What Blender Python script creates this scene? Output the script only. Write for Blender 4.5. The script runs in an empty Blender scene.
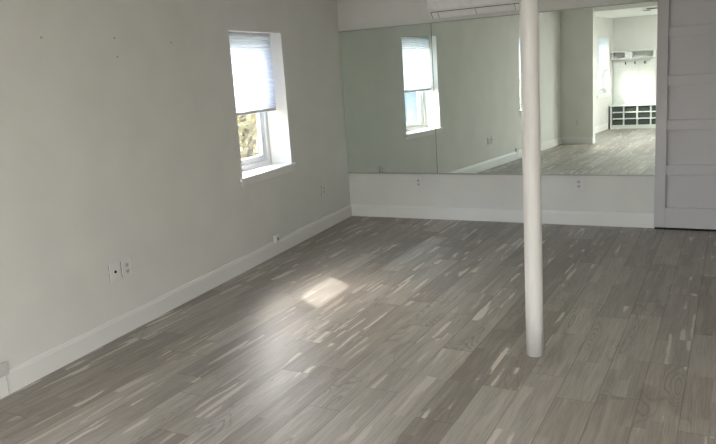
import bpy, bmesh, math, random
from mathutils import Vector, Matrix
random.seed(7)
scene = bpy.context.scene
COL = scene.collection
PI = math.pi
ALPHA = 0.1046                      # the left wall is not square to the back wall
LROT = PI / 2 + ALPHA               # local x = towards the back corner, y = out of the room
CEIL = 2.47
LOWC = 2.385                        # lower ceiling over the rear part
FILL_E = 38.0

# ------------------------------------------------------------------ helpers
def tag(o, label=None, cat=None, group=None, kind=None):
    if label: o['label'] = label
    if cat: o['category'] = cat
    if group: o['group'] = group
    if kind: o['kind'] = kind
    return o

def obj(name, bm, m, parent=None, smooth=False):
    me = bpy.data.meshes.new(name)
    bmesh.ops.recalc_face_normals(bm, faces=bm.faces[:])
    bm.to_mesh(me); bm.free()
    me.materials.append(m)
    if smooth:
        for f in me.polygons: f.use_smooth = True
    o = bpy.data.objects.new(name, me)
    COL.objects.link(o)
    if parent: o.parent = parent
    return o

def empty(name, loc, rz=0.0):
    o = bpy.data.objects.new(name, None)
    COL.objects.link(o)
    o.empty_display_size = 0.05
    o.location = loc; o.rotation_euler = (0, 0, rz)
    return o

def copy_tree(o, parent=None):
    c = o.copy(); COL.objects.link(c)
    if parent: c.parent = parent
    for ch in [x for x in COL.objects if x.parent is o]:
        copy_tree(ch, c)
    return c

def box(bm, x0, x1, y0, y1, z0, z1, bevel=0.0, seg=2):
    vs = [bm.verts.new((x, y, z)) for x in (x0, x1) for y in (y0, y1) for z in (z0, z1)]
    idx = [(0, 1, 3, 2), (4, 6, 7, 5), (0, 4, 5, 1), (2, 3, 7, 6), (0, 2, 6, 4), (1, 5, 7, 3)]
    fs = [bm.faces.new([vs[i] for i in f]) for f in idx]
    if bevel > 0:
        es = list({e for f in fs for e in f.edges})
        bmesh.ops.bevel(bm, geom=es, offset=bevel, segments=seg, affect='EDGES', profile=0.5)
    return bm

def BX(x0, x1, y0, y1, z0, z1, bevel=0.0, seg=2):
    return box(bmesh.new(), x0, x1, y0, y1, z0, z1, bevel, seg)

def prism(bm, prof, x0, x1):
    """profile of (y, z) pairs swept along x"""
    a = [bm.verts.new((x0, y, z)) for y, z in prof]
    b = [bm.verts.new((x1, y, z)) for y, z in prof]
    n = len(prof)
    bm.faces.new(a); bm.faces.new(list(reversed(b)))
    for i in range(n):
        bm.faces.new((a[i], b[i], b[(i + 1) % n], a[(i + 1) % n]))
    return bm

def lathe(bm, prof, seg=48, ax='z', cx=0, cy=0, cz=0):
    rings = []
    for r, h in prof:
        ring = []
        for k in range(seg):
            t = 2 * PI * k / seg
            if ax == 'z': co = (cx + r * math.cos(t), cy + r * math.sin(t), cz + h)
            else: co = (cx + r * math.cos(t), cy + h, cz + r * math.sin(t))
            ring.append(bm.verts.new(co))
        rings.append(ring)
    for a, b in zip(rings, rings[1:]):
        for k in range(seg):
            bm.faces.new((a[k], a[(k + 1) % seg], b[(k + 1) % seg], b[k]))
    bm.faces.new(rings[0]); bm.faces.new(list(reversed(rings[-1])))
    return bm

def wall_mesh(xs0, xs1, z0, z1, thick, holes):
    """wall in local x/z, room face at y=0, outer face at y=thick, rectangular holes (x0,x1,z0,z1)"""
    bm = bmesh.new()
    xs = sorted({xs0, xs1, *[h[0] for h in holes], *[h[1] for h in holes]})
    zs = sorted({z0, z1, *[h[2] for h in holes], *[h[3] for h in holes]})
    V = {}
    def v(x, y, z):
        k = (round(x, 5), round(y, 5), round(z, 5))
        if k not in V: V[k] = bm.verts.new(k)
        return V[k]
    def solid(i, j):
        if i < 0 or j < 0 or i >= len(xs) - 1 or j >= len(zs) - 1: return False
        cx, cz = (xs[i] + xs[i + 1]) / 2, (zs[j] + zs[j + 1]) / 2
        return not any(h[0] < cx < h[1] and h[2] < cz < h[3] for h in holes)
    for i in range(len(xs) - 1):
        for j in range(len(zs) - 1):
            if not solid(i, j): continue
            a, b, c, d = xs[i], xs[i + 1], zs[j], zs[j + 1]
            for y in (0, thick):
                bm.faces.new((v(a, y, c), v(b, y, c), v(b, y, d), v(a, y, d)))
            if not solid(i - 1, j): bm.faces.new((v(a, 0, c), v(a, thick, c), v(a, thick, d), v(a, 0, d)))
            if not solid(i + 1, j): bm.faces.new((v(b, 0, c), v(b, thick, c), v(b, thick, d), v(b, 0, d)))
            if not solid(i, j - 1): bm.faces.new((v(a, 0, c), v(b, 0, c), v(b, thick, c), v(a, thick, c)))
            if not solid(i, j + 1): bm.faces.new((v(a, 0, d), v(b, 0, d), v(b, thick, d), v(a, thick, d)))
    return bm

# ------------------------------------------------------------------ materials
class NT:
    def __init__(self, name):
        self.m = bpy.data.materials.new(name); self.m.use_nodes = True
        self.t = self.m.node_tree; self.t.nodes.clear()
        self.out = self.t.nodes.new('ShaderNodeOutputMaterial')
    def n(self, typ, **kw):
        nd = self.t.nodes.new(typ)
        for k, v in kw.items(): setattr(nd, k, v)
        return nd
    def link(self, a, b): self.t.links.new(a, b)
    def put(self, sock, val):
        if hasattr(val, 'is_output'): self.link(val, sock)
        else: sock.default_value = val
    def math(self, op, a, b=None, c=None, clamp=False):
        nd = self.n('ShaderNodeMath', operation=op, use_clamp=clamp)
        self.put(nd.inputs[0], a)
        if b is not None: self.put(nd.inputs[1], b)
        if c is not None: self.put(nd.inputs[2], c)
        return nd.outputs[0]
    def mix(self, f, a, b, blend='MIX'):
        nd = self.n('ShaderNodeMix', data_type='RGBA', blend_type=blend)
        self.put(nd.inputs[0], f); self.put(nd.inputs[6], a); self.put(nd.inputs[7], b)
        return nd.outputs[2]
    def xyz(self, x, y, z):
        nd = self.n('ShaderNodeCombineXYZ')
        for i, q in enumerate((x, y, z)): self.put(nd.inputs[i], q)
        return nd.outputs[0]
    def noise(self, vec, scale=1.0, detail=2.0, rough=0.5, dist=0.0):
        nd = self.n('ShaderNodeTexNoise')
        self.put(nd.inputs['Vector'], vec)
        nd.inputs['Scale'].default_value = scale; nd.inputs['Detail'].default_value = detail
        nd.inputs['Roughness'].default_value = rough; nd.inputs['Distortion'].default_value = dist
        return nd.outputs['Fac']
    def ramp(self, f, stops, interp='LINEAR'):
        nd = self.n('ShaderNodeValToRGB'); cr = nd.color_ramp; cr.interpolation = interp
        while len(cr.elements) < len(stops): cr.elements.new(0.5)
        for e, (p, c) in zip(cr.elements, stops):
            e.position = p; e.color = c if len(c) == 4 else (*c, 1)
        self.put(nd.inputs[0], f)
        return nd.outputs[0]
    def maprange(self, v, a, b, c=0.0, d=1.0, smooth=False):
        nd = self.n('ShaderNodeMapRange'); nd.clamp = True
        if smooth: nd.interpolation_type = 'SMOOTHSTEP'
        self.put(nd.inputs[0], v)
        for i, q in enumerate((a, b, c, d)): nd.inputs[i + 1].default_value = q
        return nd.outputs[0]
    def bsdf(self, color, rough=0.5, spec=0.5, metal=0.0, bump=None):
        b = self.n('ShaderNodeBsdfPrincipled')
        self.put(b.inputs['Base Color'], color); self.put(b.inputs['Roughness'], rough)
        b.inputs['Specular IOR Level'].default_value = spec; b.inputs['Metallic'].default_value = metal
        if bump is not None:
            bp = self.n('ShaderNodeBump'); bp.inputs['Strength'].default_value = bump[1]
            bp.inputs['Distance'].default_value = bump[2]
            self.link(bump[0], bp.inputs['Height']); self.link(bp.outputs[0], b.inputs['Normal'])
        return b
    def done(self, b):
        self.link(b.outputs[0], self.out.inputs[0]); return self.m
    def coord(self): return self.n('ShaderNodeTexCoord').outputs['Object']

def C4(r, g, b): return (r, g, b, 1.0)

def paint(name, col, rough=0.5, spec=0.4, vary=0.03, scale=3.0, bump=0.04, bscale=160):
    t = NT(name); co = t.coord()
    n = t.noise(co, scale, 3)
    f = t.maprange(n, 0.3, 0.7, 1 - vary, 1 + vary)
    c = t.mix(1.0, C4(*col), t.xyz(f, f, f), 'MULTIPLY')
    h = t.noise(co, bscale, 2)
    return t.done(t.bsdf(c, rough, spec, 0, (h, bump, 0.002)))

def floor_material():
    t = NT('weathered_vinyl_plank'); co = t.coord()
    s = t.n('ShaderNodeSeparateXYZ'); t.link(co, s.inputs[0])
    x, y = s.outputs[0], s.outputs[1]
    W, L = 0.185, 1.22
    ux = t.math('SUBTRACT', t.math('ADD', x, t.math('MULTIPLY', y, 0.026)), 3.702)
    u = t.math('DIVIDE', ux, W)
    row = t.math('FLOOR', u); fu = t.math('SUBTRACT', u, row)
    wn = t.n('ShaderNodeTexWhiteNoise', noise_dimensions='1D'); t.link(t.math('ADD', row, 91.3), wn.inputs['W'])
    v = t.math('ADD', t.math('DIVIDE', y, L), t.math('MULTIPLY', wn.outputs[0], 1.0))
    cell = t.math('FLOOR', v); fv = t.math('SUBTRACT', v, cell)
    w2 = t.n('ShaderNodeTexWhiteNoise', noise_dimensions='2D'); t.link(t.xyz(row, cell, 0), w2.inputs['Vector'])
    idc = t.n('ShaderNodeSeparateColor'); t.link(w2.outputs['Color'], idc.inputs[0])
    r1, r2, r3 = idc.outputs[0], idc.outputs[1], idc.outputs[2]
    off = t.math('MULTIPLY', w2.outputs['Value'], 53.0)
    tone = t.ramp(r1, [(0.0, (0.195, 0.168, 0.143)), (0.3, (0.240, 0.213, 0.184)), (0.6, (0.295, 0.268, 0.233)), (0.85, (0.335, 0.309, 0.272)), (1.0, (0.375, 0.35, 0.312))])
    # the print shows narrower strips butted within each plank
    wob = t.math('MULTIPLY', t.math('SUBTRACT', t.noise(t.xyz(t.math('MULTIPLY', ux, 9.0), t.math('MULTIPLY', y, 6.0), off), 1.0, 2, 0.5), 0.5), 0.55)
    su = t.math('ADD', t.math('MULTIPLY', u, 3.0), wob)
    si = t.math('FLOOR', su)
    w3 = t.n('ShaderNodeTexWhiteNoise', noise_dimensions='2D'); t.link(t.xyz(si, cell, 0), w3.inputs['Vector'])
    sv = t.math('ADD', t.math('ADD', t.math('MULTIPLY', v, 2.6), t.math('MULTIPLY', w3.outputs['Value'], 1.0)), t.math('MULTIPLY', wob, 0.12))
    w4 = t.n('ShaderNodeTexWhiteNoise', noise_dimensions='3D'); t.link(t.xyz(si, t.math('FLOOR', sv), row), w4.inputs['Vector'])
    st = w4.outputs['Value']
    sf = t.ramp(st, [(0.0, (0.76, 0.745, 0.73)), (0.3, (0.90, 0.89, 0.88)), (0.6, (1.02, 1.02, 1.02)), (0.85, (1.12, 1.12, 1.12)), (1.0, (1.26, 1.27, 1.28))])
    tone = t.mix(0.6, tone, sf, 'MULTIPLY')
    band = t.noise(t.xyz(t.math('MULTIPLY', ux, 13.0), t.math('MULTIPLY', y, 1.1), off), 1.0, 2.5, 0.55, 0.3)
    tone = t.mix(t.maprange(band, 0.45, 0.68, 0, 0.45), tone, C4(0.215, 0.182, 0.155))
    # fine grain
    g = t.noise(t.xyz(t.math('MULTIPLY', ux, 150.0), t.math('MULTIPLY', y, 5.0), off), 1.0, 4, 0.65, 0.4)
    gm = t.maprange(g, 0.3, 0.7, 0.74, 1.20)
    tone = t.mix(1.0, tone, t.xyz(gm, gm, gm), 'MULTIPLY')
    # cathedral rings on some planks
    rg = t.noise(t.xyz(t.math('MULTIPLY', ux, 7.0), t.math('MULTIPLY', y, 1.3), t.math('ADD', off, 3.0)), 1.0, 1.0, 0.4, 0.25)
    ring = t.math('SINE', t.math('MULTIPLY', rg, 130.0))
    rmask = t.math('MULTIPLY', t.maprange(ring, 0.2, 0.9), t.maprange(r2, 0.5, 0.7))
    rmask = t.math('MULTIPLY', rmask, t.maprange(rg, 0.5, 0.56))
    tone = t.mix(t.math('MULTIPLY', rmask, 0.55), tone, C4(0.13, 0.112, 0.098))
    # pale worn flakes, elongated along the boards with ragged ends
    pu = t.math('MULTIPLY', ux, 21.0); pv = t.math('MULTIPLY', y, 1.9)
    p1 = t.noise(t.xyz(pu, pv, t.math('ADD', t.math('MULTIPLY', st, 19.0), off)), 1.0, 1.0, 0.4, 0.1)
    rag = t.noise(t.xyz(t.math('MULTIPLY', ux, 55.0), t.math('MULTIPLY', y, 22.0), 0.0), 1.0, 3, 0.6)
    p1 = t.math('ADD', p1, t.math('MULTIPLY', t.math('SUBTRACT', rag, 0.5), 0.11))
    flake = t.math('MULTIPLY', t.maprange(p1, 0.645, 0.675), t.maprange(r3, 0.15, 0.3))
    soft = t.maprange(p1, 0.53, 0.66)
    fcol = t.mix(r2, C4(0.50, 0.46, 0.405), C4(0.64, 0.60, 0.54))
    tone = t.mix(t.math('MULTIPLY', soft, 0.25), tone, C4(0.46, 0.43, 0.385))
    tone = t.mix(t.math('MULTIPLY', flake, 0.85), tone, fcol)
    # joints
    eu = t.math('MULTIPLY', t.math('MINIMUM', fu, t.math('SUBTRACT', 1.0, fu)), W)
    ev = t.math('MULTIPLY', t.math('MINIMUM', fv, t.math('SUBTRACT', 1.0, fv)), L)
    e = t.math('MINIMUM', eu, ev)
    seam = t.maprange(e, 0.0008, 0.0024, 1.0, 0.0)
    tone = t.mix(t.math('MULTIPLY', seam, 0.6), tone, C4(0.07, 0.06, 0.052))
    rough = t.math('ADD', t.maprange(g, 0.3, 0.7, FL_R0, FL_R1), t.math('MULTIPLY', seam, 0.3))
    h = t.math('SUBTRACT', t.math('MULTIPLY', g, 0.35), seam)
    fb = t.bsdf(tone, rough, FL_SPEC, 0, (h, 0.10, 0.0012))
    fb.inputs['IOR'].default_value = 1.62
    return t.done(fb)
FL_R0, FL_R1, FL_SPEC = 0.46, 0.41, 1.0

def glass_pane_material():
    t = NT('clear_window_glass')
    lw = t.n('ShaderNodeLayerWeight'); lw.inputs[0].default_value = 0.5
    fr = t.math('MULTIPLY_ADD', t.math('POWER', lw.outputs['Facing'], 4.0), 0.9, 0.04, clamp=True)
    tr = t.n('ShaderNodeBsdfTransparent'); tr.inputs[0].default_value = C4(0.945, 0.95, 0.945)
    gl = t.n('ShaderNodeBsdfGlossy'); gl.inputs['Roughness'].default_value = 0.0
    mx = t.n('ShaderNodeMixShader'); t.link(fr, mx.inputs[0])
    t.link(tr.outputs[0], mx.inputs[1]); t.link(gl.outputs[0], mx.inputs[2])
    return t.done(mx)

def mirror_material():
    t = NT('silvered_mirror_glass')
    co = t.coord(); n = t.noise(co, 1.2, 2)
    c = t.mix(n, C4(0.80, 0.88, 0.83), C4(0.82, 0.90, 0.85))
    b = t.n('ShaderNodeBsdfGlossy'); t.link(c, b.inputs[0]); b.inputs['Roughness'].default_value = 0.0
    return t.done(b)

def shade_material():
    t = NT('white_cellular_fabric'); co = t.coord()
    n = t.noise(co, 90, 2)
    c = t.mix(n, C4(0.76, 0.79, 0.85), C4(0.82, 0.85, 0.91))
    d = t.n('ShaderNodeBsdfDiffuse'); t.link(c, d.inputs[0])
    tr = t.n('ShaderNodeBsdfTranslucent'); t.link(c, tr.inputs[0])
    mx = t.n('ShaderNodeMixShader'); mx.inputs[0].default_value = 0.5
    t.link(d.outputs[0], mx.inputs[1]); t.link(tr.outputs[0], mx.inputs[2])
    return t.done(mx)

def leaf_material(name, a, b):
    t = NT(name); co = t.coord()
    n = t.noise(co, 3.0, 3)
    c = t.mix(t.maprange(n, 0.35, 0.65), C4(*a), C4(*b))
    d = t.n('ShaderNodeBsdfDiffuse'); t.link(c, d.inputs[0])
    tr = t.n('ShaderNodeBsdfTranslucent'); t.link(c, tr.inputs[0])
    mx = t.n('ShaderNodeMixShader'); mx.inputs[0].default_value = 0.35
    t.link(d.outputs[0], mx.inputs[1]); t.link(tr.outputs[0], mx.inputs[2])
    return t.done(mx)

def siding_material():
    t = NT('grey_shingle_siding'); co = t.coord()
    s = t.n('ShaderNodeSeparateXYZ'); t.link(co, s.inputs[0])
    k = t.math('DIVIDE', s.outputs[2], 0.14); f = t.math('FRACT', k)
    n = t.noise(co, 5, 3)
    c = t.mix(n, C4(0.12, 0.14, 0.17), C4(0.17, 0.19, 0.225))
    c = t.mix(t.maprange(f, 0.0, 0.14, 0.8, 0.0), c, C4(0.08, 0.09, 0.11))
    return t.done(t.bsdf(c, 0.8, 0.2))

def simple(name, col, rough=0.5, spec=0.5, metal=0.0, vary=0.04, scale=20):
    t = NT(name); co = t.coord(); n = t.noise(co, scale, 2)
    f = t.maprange(n, 0.3, 0.7, 1 - vary, 1 + vary)
    c = t.mix(1.0, C4(*col), t.xyz(f, f, f), 'MULTIPLY')
    return t.done(t.bsdf(c, rough, spec, metal))

M = dict(
    wall=paint('warm_white_wall_paint', (0.70, 0.695, 0.665), 0.6, 0.25),
    reveal=paint('white_reveal_paint', (0.80, 0.80, 0.79), 0.5, 0.35),
    ceil=paint('white_ceiling_paint', (0.80, 0.80, 0.78), 0.8, 0.1),
    trim=paint('white_trim_paint', (0.76, 0.755, 0.735), 0.38, 0.5, 0.015, 2.0, 0.02),
    door=paint('grey_white_door_paint', (0.505, 0.495, 0.51), 0.42, 0.45, 0.02, 2.0, 0.02),
    pole=paint('white_gloss_pole_paint', (0.72, 0.70, 0.68), 0.28, 0.5, 0.03, 5.0, 0.10, 45),
    floor=floor_material(), glass=glass_pane_material(), mirror=mirror_material(),
    vinyl=simple('white_window_vinyl', (0.66, 0.68, 0.71), 0.35, 0.5),
    shade=shade_material(),
    shaderail=simple('pale_grey_shade_rail', (0.74, 0.75, 0.78), 0.45, 0.4),
    plate=simple('white_outlet_plastic', (0.71, 0.705, 0.69), 0.3, 0.5),
    recept=simple('outlet_face_plastic', (0.56, 0.555, 0.53), 0.35, 0.5),
    boxlid=simple('grey_box_plastic', (0.58, 0.575, 0.55), 0.4, 0.4),
    nail=simple('dull_grey_nail', (0.25, 0.245, 0.235), 0.5, 0.4, 0.3),
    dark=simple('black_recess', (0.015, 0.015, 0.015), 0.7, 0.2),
    chan=simple('brushed_mirror_channel', (0.45, 0.46, 0.45), 0.35, 0.5, 0.8),
    medge=simple('dark_mirror_edge', (0.06, 0.075, 0.068), 0.4, 0.4),
    ac=simple('white_appliance_plastic', (0.86, 0.86, 0.85), 0.35, 0.45),
    acgap=simple('dark_louver_gap', (0.12, 0.12, 0.115), 0.7, 0.2),
    lock=simple('white_laminate', (0.70, 0.71, 0.70), 0.4, 0.45),
    cub=simple('dark_grey_cubby_backing', (0.055, 0.07, 0.062), 0.7, 0.3),
    hook=simple('black_iron_hook', (0.02, 0.02, 0.02), 0.4, 0.5, 0.6),
    vent=simple('dark_vent_and_plate_shade', (0.05, 0.05, 0.05), 0.7, 0.2),
    ground=simple('dry_grass_ground', (0.20, 0.20, 0.12), 0.9, 0.1, 0, 0.3, 2),
    bark=simple('brown_bark', (0.16, 0.12, 0.09), 0.9, 0.1, 0, 0.3, 8),
    leaf=leaf_material('autumn_leaf', (0.24, 0.19, 0.13), (0.28, 0.27, 0.15)),
    leaf2=leaf_material('olive_leaf', (0.22, 0.19, 0.14), (0.25, 0.25, 0.17)),
    siding=siding_material(), roof=simple('grey_roof_shingle', (0.12, 0.12, 0.13), 0.9, 0.2, 0, 0.2, 9),
)

# ------------------------------------------------------------------ left wall frame
def LP(s, d=0.0, z=0.0):
    ca, sa = math.cos(ALPHA), math.sin(ALPHA)
    return Vector((s * sa - d * ca, -s * ca - d * sa, z))

# ------------------------------------------------------------------ the setting
def struct(name, bm, m, parent=None):
    o = obj(name, bm, m, parent)
    if parent is None: o['kind'] = 'structure'
    return o

struct('floor', BX(-0.5, 6.1, -10.5, 0.3, -0.1, 0.0), M['floor'])
struct('ceiling', BX(-0.5, 6.1, -10.5, 0.3, CEIL, CEIL + 0.12), M['ceil'])
struct('ceiling_rear', BX(-0.5, 6.1, -10.5, -7.02, LOWC, CEIL - .001), M['ceil'])
struct('wall_back', wall_mesh(-0.45, 6.0, 0, CEIL, 0.2, []), M['wall'])

WT = 0.32
ZB, ZT = 0.764, 2.0
HOLES = [(-2.222, -1.331, ZB, ZT), (-5.932, -5.041, ZB, ZT)]
wl = struct('wall_left', wall_mesh(-7.15, 0.04, 0, CEIL, WT, HOLES), M['wall'])
wl.rotation_euler = (0, 0, LROT)
pt = struct('wall_partition', BX(-7.19, -7.05, -0.60, 0.10, 0, CEIL), M['wall'])
pt.rotation_euler = (0, 0, LROT)
AO = Vector((0.820, -7.17, 0))        # where the alcove wall leaves the partition
AT = 0.20
def AP(t): return AO + Vector((math.sin(ALPHA) * t, -math.cos(ALPHA) * t, 0))
AW = (1.90, 2.76)
wa = struct('wall_alcove', wall_mesh(-3.2, 0.0, 0, CEIL, AT, [(-AW[1], -AW[0], ZB, ZT)]), M['wall'])
wa.location = AO; wa.rotation_euler = (0, 0, LROT)
RW_FILL = [(-4.40, -3.30, 0.10, 2.30)]  # unseen rear opening, added to let in fill daylight
wr = struct('wall_rear', wall_mesh(-6.0, -0.7, 0, CEIL, WT, RW_FILL), M['wall'])
wr.location = (0, -10.2, 0); wr.rotation_euler = (0, 0, PI)
RGT = []
wg = struct('wall_right', wall_mesh(-0.2, 10.4, 0, CEIL, 0.3, RGT), M['wall'])
wg.location = (5.8, 0, 0); wg.rotation_euler = (0, 0, -PI / 2)

BBP = [(0, 0), (-0.016, 0), (-0.016, 0.108), (-0.0125, 0.116), (-0.0125, 0.124), (-0.008, 0.132), (0, 0.132)]
def baseboard(name, x0, x1, loc, rz):
    o = struct(name, prism(bmesh.new(), BBP, x0, x1), M['trim'])
    o.location = loc; o.rotation_euler = (0, 0, rz)
    return o
baseboard('baseboard_back', 0.01, 3.234, (0, 0, 0), 0)
baseboard('baseboard_left', -7.05, -0.004, (0, 0, 0), LROT)
p0 = LP(7.05); 
baseboard('baseboard_partition', 0.012, 0.60, p0, ALPHA + 0)   # faces the mirror
bpo = bpy.data.objects['baseboard_partition']
bpo.rotation_euler = (0, 0, ALPHA + PI); bpo.data.transform(Matrix.Translation((-0.612, 0, 0)))
baseboard('baseboard_alcove', -2.62, -0.02, AO, LROT)
baseboard('baseboard_rear', -5.8, -1.08, (0, -10.2, 0), PI)
baseboard('baseboard_right', 0.0, 10.2, (5.8, 0, 0), -PI / 2)

# ------------------------------------------------------------------ windows
def frame_ring(bm, x0, x1, z0, z1, w, y0, y1, wb=None, bev=0.004):
    wb = wb or w
    box(bm, x0, x0 + w, y0, y1, z0, z1, bev); box(bm, x1 - w, x1, y0, y1, z0, z1, bev)
    box(bm, x0 + w, x1 - w, y0, y1, z0, z0 + wb, bev); box(bm, x0 + w, x1 - w, y0, y1, z1 - w, z1, bev)
    return bm

def make_window(name, loc, rz, w, sill=True, h=ZT - ZB, dy=0.0):
    """origin at the middle of the sill line on the room face; local y runs outwards"""
    r = empty(name, loc, rz); tag(r, kind='structure')
    a = w / 2
    fr = obj('window_frame', frame_ring(bmesh.new(), -a + .001, a - .001, 0.024, h - .001, 0.045, 0.215 + dy, 0.315 + dy), M['vinyl'], r)
    # inner stops that make the stepped side tracks
    bm = bmesh.new()
    box(bm, -a + .045, -a + .062, 0.235 + dy, 0.30 + dy, 0.07, h - .045, .002); box(bm, a - .062, a - .045, 0.235 + dy, 0.30 + dy, 0.07, h - .045, .002)
    obj('side_track', bm, M['vinyl'], fr)
    mid = h * 0.50
    up = obj('upper_sash', frame_ring(bmesh.new(), -a + .05, a - .05, mid - .02, h - .046, 0.045, 0.275 + dy, 0.305 + dy), M['vinyl'], r)
    obj('pane', BX(-a + .09, a - .09, 0.288 + dy, 0.292 + dy, mid + .02, h - .09), M['glass'], up)
    lo = obj('lower_sash', frame_ring(bmesh.new(), -a + .062, a - .062, 0.070, mid + .02, 0.05, 0.238 + dy, 0.270 + dy, 0.055), M['vinyl'], r)
    obj('pane', BX(-a + .108, a - .108, 0.252 + dy, 0.256 + dy, 0.12, mid - .025), M['glass'], lo)
    lk = bmesh.new(); box(lk, -.03, .03, 0.225 + dy, 0.238 + dy, mid - .004, mid + .012, .003)
    obj('sash_lock', lk, M['vinyl'], lo)
    if sill:
        st = bmesh.new()
        box(st, -a + .0005, a - .0005, 0.0, 0.216 + dy, 0.001, 0.024)
        box(st, -a - .045, a + .045, -0.026, 0.0, -0.004, 0.024, .005)
        obj('window_sill', st, M['trim'], r)
        obj('sill_apron', BX(-a - .03, a + .03, -0.013, -0.0005, -0.052, -0.004, .003), M['trim'], r)
    # daylight guide for the sampler in the opening
    ld = bpy.data.lights.new(name + '_daylight', 'AREA'); ld.shape = 'RECTANGLE'; ld.size = w; ld.size_y = h
    ld.cycles.is_portal = True
    lo_ = bpy.data.objects.new(name + '_daylight', ld); COL.objects.link(lo_)
    lo_.parent = r; lo_.location = (0, 0.318 + dy, h / 2); lo_.rotation_euler = (-PI / 2, 0, 0)
    return r

def make_shade(loc, rz, w, drop, label, dy=0.0):
    r = empty('cellular_shade', loc, rz); tag(r, label, 'window shade', 'pleated shades in the windows')
    a = w / 2 - 0.012; h = ZT - ZB
    obj('head_rail', BX(-a, a, 0.105 + dy, 0.150 + dy, h - 0.032, h - 0.002, .004), M['vinyl'], r)
    # accordion of cells: front and rear skins zigzag
    z1, z0 = h - 0.032, drop + 0.02
    n = max(6, int(round((z1 - z0) / 0.0245)))
    bm = bmesh.new()
    for base, sgn in ((0.116 + dy, -1), (0.139 + dy, 1)):
        prev = None
        for k in range(2 * n + 1):
            z = z1 - (z1 - z0) * k / (2 * n)
            y = base + sgn * (0.009 if k % 2 else 0.0)
            cur = (bm.verts.new((-a, y, z)), bm.verts.new((a, y, z)))
            if prev: bm.faces.new((prev[0], prev[1], cur[1], cur[0]))
            prev = cur
    obj('pleated_fabric', bm, M['shade'], r)
    obj('bottom_rail', BX(-a, a, 0.110 + dy, 0.146 + dy, drop - .006, drop + 0.022, .005), M['shaderail'], r)
    return r

W12 = 0.891
make_window('window_1', LP(1.7765, 0, ZB), LROT, W12)
make_window('window_2', LP(5.4865, 0, ZB), LROT, W12)
WC = AP((AW[0] + AW[1]) / 2) + Vector((0, 0, ZB))
make_window('window_3', WC, LROT, AW[1] - AW[0], True, ZT - ZB, -0.105)
for i, h in enumerate(RW_FILL):
    make_window('window_%d' % (4 + i), (-(h[0] + h[1]) / 2, -10.2, h[2]), PI, h[1] - h[0], True, h[3] - h[2])  # added window behind the camera, there for its fill light
for i, h in enumerate(RGT):
    make_window('window_%d' % (6 + i), (5.8, -(h[0] + h[1]) / 2, h[2]), -PI / 2, h[1] - h[0], True, h[3] - h[2])
make_shade(LP(1.7765, 0, ZB), LROT, W12, 1.302 - ZB, 'white pleated cellular shade half lowered in the window nearest the mirror corner')
make_shade(LP(5.4865, 0, ZB), LROT, W12, 1.302 - ZB, 'white pleated shade in the window whose reflection hides behind the white pole')
make_shade(WC, LROT, AW[1] - AW[0], 1.28 - ZB, 'white pleated shade in the window beside the coat hook unit, seen in the mirror', -0.095)

# ------------------------------------------------------------------ sliding door at the right of the back wall
d = empty('door_1', (3.238, -0.002, 0)); tag(d, kind='structure')
DW, DB, DT = 0.92, 0.020, 2.24
ys, yf = -0.058, 0.0
sw = 0.092
rails = [(DB, 0.206), (0.505, 0.598), (0.912, 1.000), (1.305, 1.388), (1.721, 1.803), (2.13, DT)]
for x0 in (0.0, DW - sw):
    obj('stile', BX(x0, x0 + sw, ys, yf, DB, DT, .0025), M['door'], d)
for a, b in rails:
    obj('rail', BX(sw + .0015, DW - sw - .0015, ys + .0005, yf, a, b, .0025), M['door'], d)
for (a, b), (c, e) in zip(rails, rails[1:]):
    obj('panel', BX(sw + 0.020, DW - sw - 0.020, ys + 0.018, yf - .006, b, c), M['door'], d)
obj('under_door_shade', BX(0.004, DW, ys + .012, yf, 0.0, DB - .002), M['dark'], d)  # black strip standing in for the shadow under the door
obj('core', BX(sw - .01, DW - sw + .01, yf - .006, yf, DB, DT), M['door'], d)
struct('trim_1', BX(3.20, 4.25, -0.03, -0.001, 2.26, 2.36, .003), M['trim'])

# ------------------------------------------------------------------ mirrors
MB, MT = 0.490, 2.040
ML = ['leftmost mirror panel, from the room corner to the seam crossing the window reflection',
      'middle mirror panel below the air conditioner, left of the white pole',
      'rightmost mirror panel between the white pole and the panelled door']
xs = [(0.003, 1.0865), (1.0895, 2.1740), (2.1770, 3.2340)]
for (a, b), lab in zip(xs, ML):
    r = empty('wall_mirror', ((a + b) / 2, 0, MB)); tag(r, lab, 'mirror', 'mirror panels on the back wall')
    w = (b - a) / 2; h = MT - MB
    obj('backing', BX(-w, w, -0.0065, -0.0010, 0.0, h), M['medge'], r)
    obj('mirror_glass', BX(-w + .0015, w - .0015, -0.0105, -0.0065, 0.004, h - .003), M['mirror'], r)
    obj('bottom_channel', BX(-w, w, -0.0135, -0.0105, -0.004, 0.010, .001), M['chan'], r)
    obj('top_channel', BX(-w, w, -0.0130, -0.0105, h - 0.007, h + .003, .001), M['chan'], r)

# ------------------------------------------------------------------ steel pole
PX, PY, PR = 3.0136, -3.3189, 0.0475
pr = empty('support_pole', (PX, PY, 0)); tag(pr, 'round white painted steel support pole standing on the plank floor before the mirror', 'pole')
prof = [(PR, 0.0), (PR, 0.30), (PR, 0.9), (PR, 1.6), (PR, CEIL - 0.012)]
obj('shaft', lathe(bmesh.new(), prof, 64), M['pole'], pr, True)
m_ = pr.children[0].data
for f in m_.polygons:
    if len(f.vertices) > 4: f.use_smooth = False
obj('cap_plate', BX(-.09, .09, -.09, .09, CEIL - 0.012, CEIL, .002), M['pole'], pr)

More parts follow.
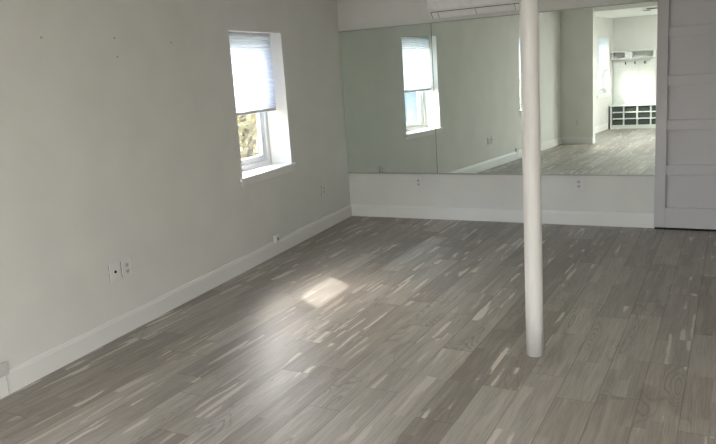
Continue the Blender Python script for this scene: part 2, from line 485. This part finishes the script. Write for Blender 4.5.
# ------------------------------------------------------------------ air conditioner above the mirror
ac = empty('air_conditioner', (1.145, -0.002, 2.066)); tag(ac, 'white wall mounted split air conditioner hanging above the mirror left of the pole', 'air conditioner')
AL = 0.965
def arc(cy, cz, r, a0, a1, n=8):
    return [(cy + r * math.cos(math.radians(a0 + (a1 - a0) * k / n)), cz + r * math.sin(math.radians(a0 + (a1 - a0) * k / n))) for k in range(n + 1)]
prof = [(0, 0.008), (0, 0.30), (-0.15, 0.30)] + arc(-0.17, 0.26, 0.04, 90, 180, 6) + [(-0.21, 0.135)] + arc(-0.15, 0.125, 0.06, 180, 225, 5) + [(-0.135, 0.008)]
obj('housing', prism(bmesh.new(), prof, 0.006, AL - .006), M['ac'], ac)
# moulded end covers, a little proud of the shell
prof2 = [(0, 0.003), (0, 0.304), (-0.16, 0.304)] + arc(-0.17, 0.26, 0.046, 90, 180, 6) + [(-0.216, 0.13)] + arc(-0.15, 0.12, 0.066, 180, 225, 5) + [(-0.14, 0.003)]
for x0 in (0.0, AL - 0.014):
    obj('end_cover', prism(bmesh.new(), prof2, x0, x0 + 0.014), M['ac'], ac)
# outlet throat and louver on the slanted lower front
def slab(p, q, t, x0, x1):
    dy, dz = q[0] - p[0], q[1] - p[1]; l = math.hypot(dy, dz); ny, nz = dz / l * t, -dy / l * t
    if nz > 0: ny, nz = -ny, -nz
    return prism(bmesh.new(), [p, q, (q[0] + ny, q[1] + nz), (p[0] + ny, p[1] + nz)], x0, x1)
obj('outlet_throat', slab((-0.1800, 0.0640), (-0.1355, 0.006), 0.002, 0.016, AL - .016), M['acgap'], ac)
lv = None
cuts = [0.022, 0.093, 0.478, 0.863, AL - .022]
for a, b in zip(cuts, cuts[1:]):
    obj('louver', slab((-0.1790, 0.0580), (-0.1390, 0.0080), 0.005, a + .003, b - .003), M['ac'], ac)
def rounded_plate(x0, x1, z0, z1, r, y0, y1):
    pts = []
    for cx, cz, a0 in ((x0 + r, z0 + r, 180), (x1 - r, z0 + r, 270), (x1 - .02, z1 - .02, 0), (x0 + .02, z1 - .02, 90)):
        rr = r if a0 >= 180 else .02
        for k in range(9):
            t = math.radians(a0 + 90 * k / 8)
            pts.append((cx + rr * math.cos(t), cz + rr * math.sin(t)))
    bm = bmesh.new()
    A = [bm.verts.new((x, y0, z)) for x, z in pts]; B = [bm.verts.new((x, y1, z)) for x, z in pts]
    bm.faces.new(A); bm.faces.new(list(reversed(B)))
    for i in range(len(pts)): bm.faces.new((A[i], B[i], B[(i + 1) % len(pts)], A[(i + 1) % len(pts)]))
    return bm
obj('front_panel', rounded_plate(0.030, AL - .030, 0.078, 0.262, 0.075, -0.224, -0.2095), M['ac'], ac)
obj('display_window', BX(0.83, 0.875, -0.2250, -0.2235, 0.10, 0.115, .0005), M['acgap'], ac)

# ------------------------------------------------------------------ outlets
def make_duplex(loc, rz, label, w=0.078, h=0.118, pm='plate'):
    r = empty('wall_outlet', loc, rz); tag(r, label, 'outlet', 'duplex wall outlets')
    obj('cover_plate', BX(-w / 2, w / 2, -0.0130, -0.0045, -h / 2, h / 2, .003), M[pm], r)
    obj('plate_shade_ring', BX(-w / 2 + .003, w / 2 - .003, -0.0045, -0.0003, -h / 2 + .003, h / 2 - .003), M['vent'], r)  # dark inset slab standing in for the contact shadow around the plate
    for zc in (-0.0205, 0.0205):
        rc = obj('receptacle', BX(-0.017, 0.017, -0.0160, -0.0125, zc - 0.0145, zc + 0.0145, .0015), M['recept'], r)
        bm = bmesh.new()
        box(bm, -0.0085, -0.0055, -0.0168, -0.0155, zc - 0.004, zc + 0.007); box(bm, 0.0055, 0.0085, -0.0168, -0.0155, zc - 0.004, zc + 0.006)
        box(bm, -0.0025, 0.0025, -0.0168, -0.0155, zc - 0.011, zc - 0.006)
        obj('contact_slots', bm, M['dark'], rc)
    obj('plate_screw', lathe(bmesh.new(), [(0.003, -0.0145), (0.003, -0.0125)], 12, 'y'), M['recept'], r)
    return r
make_duplex((0.865, 0, 0.397), 0, 'white duplex outlet under the mirror on the back wall, nearer the left corner')
make_duplex((2.551, 0, 0.405), 0, 'white duplex outlet on the back wall between the pole and the panelled door')
make_duplex(LP(3.780, 0, 0.428), LROT, 'white duplex outlet on the left wall, right one of two plates side by side', 0.092, 0.115)
make_duplex(LP(0.700, 0, 0.420), LROT, 'faint white outlet on the left wall between the window and the mirror corner', pm='wall')
make_duplex(LP(7.05, -0.30, 0.40), LROT - PI / 2 + PI, 'white outlet on the short partition wall, seen in the mirror')

r = empty('cable_plate', LP(3.893, 0, 0.432), LROT); tag(r, 'white cable wall plate with one black hole, left of the outlet on the left wall', 'wall plate')
obj('cover_plate', BX(-0.048, 0.048, -0.013, -0.0045, -0.0575, 0.0575, .003), M['plate'], r)
obj('plate_shade_ring', BX(-0.045, 0.045, -0.0045, -0.0003, -0.0545, 0.0545), M['vent'], r)  # contact shadow of the plate, built as a dark slab
obj('cable_jack', lathe(bmesh.new(), [(0.0095, -0.0165), (0.0095, -0.0125)], 20, 'y'), M['dark'], r)

r = empty('phone_jack', LP(1.766, 0, 0.149), LROT); tag(r, 'small square phone jack on the baseboard below the window', 'wall jack')
obj('cover_plate', BX(-0.043, 0.043, -0.026, -0.0005, -0.034, 0.030, .005), M['plate'], r)
obj('socket', BX(-0.009, 0.009, -0.0270, -0.025, -0.014, 0.010), M['dark'], r)

r = empty('surface_junction_box', LP(4.856, 0, 0.150), LROT); tag(r, 'pale square junction box above the baseboard at the left edge of the photo', 'junction box')
obj('housing', BX(-0.043, 0.043, -0.012, -0.0005, -0.032, 0.034, .001), M['vent'], r)
obj('cover_plate', BX(-0.047, 0.047, -0.018, -0.012, -0.036, 0.038, .002), M['boxlid'], r)
obj('cable', BX(0.020, 0.0235, -0.0225, -0.0185, -0.149, -0.030), M['boxlid'], r)

for s, z, lab in [(4.213, 1.911, 'small nail in the left wall, leftmost of the upper row of three'),
                  (3.601, 1.918, 'small nail in the left wall, middle of the upper row of three'),
                  (3.004, 1.896, 'small nail in the left wall, upper one nearest the window'),
                  (3.596, 1.798, 'small nail in the left wall, lone one just below the upper row')]:
    o = obj('wall_nail', lathe(bmesh.new(), [(0.0045, -0.004), (0.0045, 0.0)], 14, 'y'), M['nail'])
    o.location = LP(s, 0.0, z); o.rotation_euler = (0, 0, LROT); tag(o, lab, 'nail', 'nails left in the left wall')

# ------------------------------------------------------------------ coat hook unit with cubbies at the rear wall
u = empty('hall_tree', (1.147, -10.186, 0)); tag(u, 'white hall tree with coat hooks over dark backed cubbies, seen in the right mirror', 'hall tree')
cols = [0.030, 0.278, 0.557, 0.834, 1.112, 1.390]
UW = 1.42; fd = 0.386       # fd: depth of the bench
bm = BX(0, UW, 0.01, fd - .02, 0.0, 0.055)
obj('plinth', bm, M['lock'], u)
obj('bench_top', BX(-.012, UW + .012, 0.0, fd + .012, 0.486, 0.512, .004), M['lock'], u)
for x0 in (0.0, UW - .03):
    obj('bench_side', BX(x0, x0 + .03, 0.0, fd, 0.0, 0.486, .002), M['lock'], u)
for z in (0.055, 0.205, 0.345):
    obj('cubby_shelf', BX(.03, UW - .03, 0.012, fd, z, z + .022, .002), M['lock'], u)
for x in cols[1:-1]:
    obj('cubby_divider', BX(x - .012, x + .012, 0.012, fd - .002, 0.06, 0.486, .002), M['lock'], u)
obj('cubby_back', BX(.005, UW - .005, 0.002, 0.012, 0.05, 0.486), M['cub'], u)
for i in range(5):
    for z in (0.077, 0.227, 0.367):
        a, b = cols[i] + .016, cols[i + 1] - .016
        obj('fabric_bin', BX(a + .006, b - .006, 0.03, fd - .03, z + .001, z + .108, .006), M['cub'], u)
bw = 0.868
obj('back_panel', BX(0.0, bw, 0.0, 0.016, 0.512, 1.655), M['lock'], u)
for x in (0.008, 0.495, bw - .03):
    obj('batten', BX(x, x + .03, 0.016, 0.026, 0.512, 1.43, .002), M['lock'], u)
obj('hook_board', BX(0.0, bw, 0.016, 0.030, 1.33, 1.46, .002), M['lock'], u)
obj('top_shelf', BX(0.0, bw, 0.016, 0.24, 1.495, 1.515, .003), M['lock'], u)
obj('top_board', BX(-.015, bw + .015, 0.0, 0.25, 1.645, 1.668, .003), M['lock'], u)
for x0 in (0.0, bw - .02):
    obj('upper_side', BX(x0, x0 + .02, 0.016, 0.24, 1.515, 1.645, .002), M['lock'], u)
for x in (0.26, 0.455, 0.66):
    bm = BX(x - .012, x + .012, 0.030, 0.036, 1.37, 1.43, .002)
    box(bm, x - .007, x + .007, 0.034, 0.075, 1.374, 1.388, .002)
    box(bm, x - .008, x + .008, 0.065, 0.078, 1.388, 1.420, .003)
    obj('coat_hook', bm, M['hook'], u)
bx = empty('storage_box', (1.14 + 0.355, -10.186 + 0.135, 1.5155)); tag(bx, 'white box on the top shelf of the hall tree', 'box')
obj('carton', BX(-.075, .075, -.08, .09, 0.0, 0.10, .003), M['lock'], bx)
obj('lid', BX(-.078, .078, -.083, .093, 0.095, 0.118, .003), M['lock'], bx)

# ceiling vents
def ceiling_vent(x, y, w, l, rz, lab):
    r = empty('ceiling_vent', (x, y, LOWC), rz); tag(r, lab, 'vent', 'vents in the ceiling')
    obj('backing', BX(-w / 2, w / 2, -l / 2, l / 2, -.006, -.001), M['vent'], r)
    obj('frame', frame_ring_xy(bmesh.new(), w, l, .018, -.012, -.001), M['ceil'], r)
    n = int(w / .04)
    for k in range(n):
        c = -w / 2 + (k + .5) * w / n
        obj('slat', BX(c - .006, c + .006, -l / 2 + .01, l / 2 - .01, -.011, -.006), M['vent'], r)
def frame_ring_xy(bm, w, l, t, z0, z1):
    a, b = w / 2, l / 2
    box(bm, -a - t, -a, -b - t, b + t, z0, z1); box(bm, a, a + t, -b - t, b + t, z0, z1)
    box(bm, -a, a, -b - t, -b, z0, z1); box(bm, -a, a, b, b + t, z0, z1)
    return bm
ceiling_vent(2.33, -7.55, 0.36, 0.40, 0.0, 'dark slatted ceiling vent, the larger one at the mirror\'s right edge')
ceiling_vent(2.10, -8.05, 0.13, 0.30, 0.0, 'small dark ceiling vent left of the larger one, seen in the mirror')

# unseen fill lamps added to brighten the room, shaped as flush ceiling fixtures
FILL_LAMPS = [(3.1, -7.9, 1.0), (4.8, -7.9, 1.0)]
def glow(name, col, e):
    t = NT(name); em = t.n('ShaderNodeEmission'); em.inputs[0].default_value = C4(*col); em.inputs[1].default_value = e
    return t.done(em)
for i, (x, y, e) in enumerate(FILL_LAMPS):
    r = empty('fill_ceiling_light', (x, y, LOWC)); tag(r, 'added fill lamp shaped as a round white flush ceiling light, out of view', 'ceiling light', 'added fill lamps')
    obj('housing', lathe(bmesh.new(), [(0.20, -0.001), (0.20, -0.03), (0.19, -0.045), (0.17, -0.045), (0.17, -0.001)], 40), M['trim'], r, True)
    obj('diffuser', lathe(bmesh.new(), [(0.168, -0.030), (0.165, -0.046), (0.12, -0.060), (0.05, -0.066)], 40), glow('fill_diffuser_%d' % i, (1.0, 0.985, 0.95), FILL_E * e), r, True)

# ------------------------------------------------------------------ outside
struct('ground', BX(-30, 30, -30, 30, -0.65, -0.5), M['ground'])
hs = empty('neighbouring_house', (-6.6, -15.0, -0.5)); tag(hs, 'grey shingle sided house outside, reflected through the window in the mirror', 'house')
obj('siding_wall', BX(-3, 1.6, -5, 6.0, 0, 4.2), M['siding'], hs)
obj('roof', prism(bmesh.new(), [(-5.4, 4.2), (6.4, 4.2), (0.5, 6.6)], -3.3, 1.9), M['roof'], hs)
obj('corner_board', BX(1.55, 1.63, 5.92, 6.03, 0, 4.2), M['trim'], hs)

def make_tree(loc, rad, height, base, n, lm, label, seed):
    rnd = random.Random(seed)
    r = empty('autumn_tree', loc); tag(r, label, 'tree')
    bm = lathe(bmesh.new(), [(0.16, 0), (0.11, 0.6), (0.08, height * .5), (0.03, height * .85)], 14)
    for k in range(7):
        a = rnd.uniform(0, 2 * PI); z0 = base + rnd.uniform(.1, .5) * (height - base)
        L = rad * rnd.uniform(.5, .9)
        e = Vector((math.cos(a) * L, math.sin(a) * L, z0 + L * .6)); s = Vector((0, 0, z0))
        sd = Vector((-math.sin(a), math.cos(a), 0)) * .02; up = Vector((0, 0, .02))
        A = [bm.verts.new(s + q) for q in (sd, up, -sd, -up)]; B = [bm.verts.new(e + q * .4) for q in (sd, up, -sd, -up)]
        for i in range(4): bm.faces.new((A[i], A[(i + 1) % 4], B[(i + 1) % 4], B[i]))
    obj('trunk', bm, M['bark'], r)
    bm = bmesh.new()
    for k in range(n):
        while True:
            p = Vector((rnd.uniform(-1, 1), rnd.uniform(-1, 1), rnd.uniform(-1, 1)))
            if .3 < p.length < 1: break
        c = Vector((p.x * rad, p.y * rad, base + (height - base) * (p.z * .5 + .5)))
        s = rnd.uniform(.05, .11)
        ax = Vector((rnd.uniform(-1, 1), rnd.uniform(-1, 1), rnd.uniform(-1, 1))).normalized()
        t1 = ax.orthogonal().normalized() * s; t2 = ax.cross(t1).normalized() * s * .6
        bm.faces.new([bm.verts.new(c + q) for q in (t1, t2, -t1, -t2)])
    obj('foliage', bm, lm, r)
make_tree((-4.6, 4.2, -0.5), 1.5, 3.0, 0.15, 2600, M['leaf'], 'yellow brown tree nearest outside the window, seen under the shade', 3)
make_tree((-8.4, 8.4, -0.5), 2.1, 3.4, 0.1, 2600, M['leaf2'], 'pale olive tree further outside behind the yellow brown tree', 5)

# ------------------------------------------------------------------ light
w = bpy.data.worlds.new('sky'); scene.world = w; w.use_nodes = True
nt = w.node_tree; nt.nodes.clear()
sky = nt.nodes.new('ShaderNodeTexSky'); sky.sky_type = 'NISHITA'; sky.sun_disc = False
sky.sun_elevation = math.radians(37); sky.sun_rotation = math.radians(-56); sky.air_density = 1.0; sky.dust_density = 3.0; sky.ozone_density = 1.0
bg = nt.nodes.new('ShaderNodeBackground'); bg.inputs[1].default_value = 0.44
hsv = nt.nodes.new('ShaderNodeHueSaturation'); hsv.inputs['Saturation'].default_value = 0.75
ow = nt.nodes.new('ShaderNodeOutputWorld')
nt.links.new(sky.outputs[0], hsv.inputs['Color']); nt.links.new(hsv.outputs[0], bg.inputs[0]); nt.links.new(bg.outputs[0], ow.inputs[0])
sl = bpy.data.lights.new('sun', 'SUN'); sl.energy = 0.72; sl.angle = math.radians(0.6); sl.color = (1.0, 0.94, 0.84)
so = bpy.data.objects.new('sun', sl); COL.objects.link(so)
so.rotation_euler = Vector((1.1, -0.75, -1.0)).to_track_quat('-Z', 'Y').to_euler()
so.location = (-6, 4, 8)

# ------------------------------------------------------------------ camera
yaw, pitch, roll, f = -0.511, -0.2027, -0.067, 728.4
cd = bpy.data.cameras.new('camera'); cd.sensor_fit = 'HORIZONTAL'; cd.sensor_width = 36.0; cd.lens = f / 716 * 36.0
cd.clip_start = 0.05; cd.clip_end = 200
cam = bpy.data.objects.new('camera', cd); COL.objects.link(cam)
fw = Vector((math.sin(yaw) * math.cos(pitch), math.cos(yaw) * math.cos(pitch), math.sin(pitch)))
rt = Vector((math.cos(yaw), -math.sin(yaw), 0)); up = rt.cross(fw)
r2 = rt * math.cos(roll) + up * math.sin(roll); u2 = -rt * math.sin(roll) + up * math.cos(roll)
mw = Matrix((r2, u2, -fw)).transposed().to_4x4(); mw.translation = (4.0627, -7.102, 1.6)
cam.matrix_world = mw
scene.camera = cam

vs = scene.view_settings
scene.display_settings.display_device = 'sRGB'
vs.view_transform = 'Standard'; vs.look = 'None'; vs.gamma = 1.0; vs.use_curve_mapping = False
vs.exposure = 3.18
cy = scene.cycles
cy.max_bounces = 14; cy.diffuse_bounces = 7; cy.glossy_bounces = 6; cy.transmission_bounces = 6; cy.transparent_max_bounces = 12
cy.sample_clamp_indirect = 8.0; cy.blur_glossy = 0.3
cy.use_denoising = True
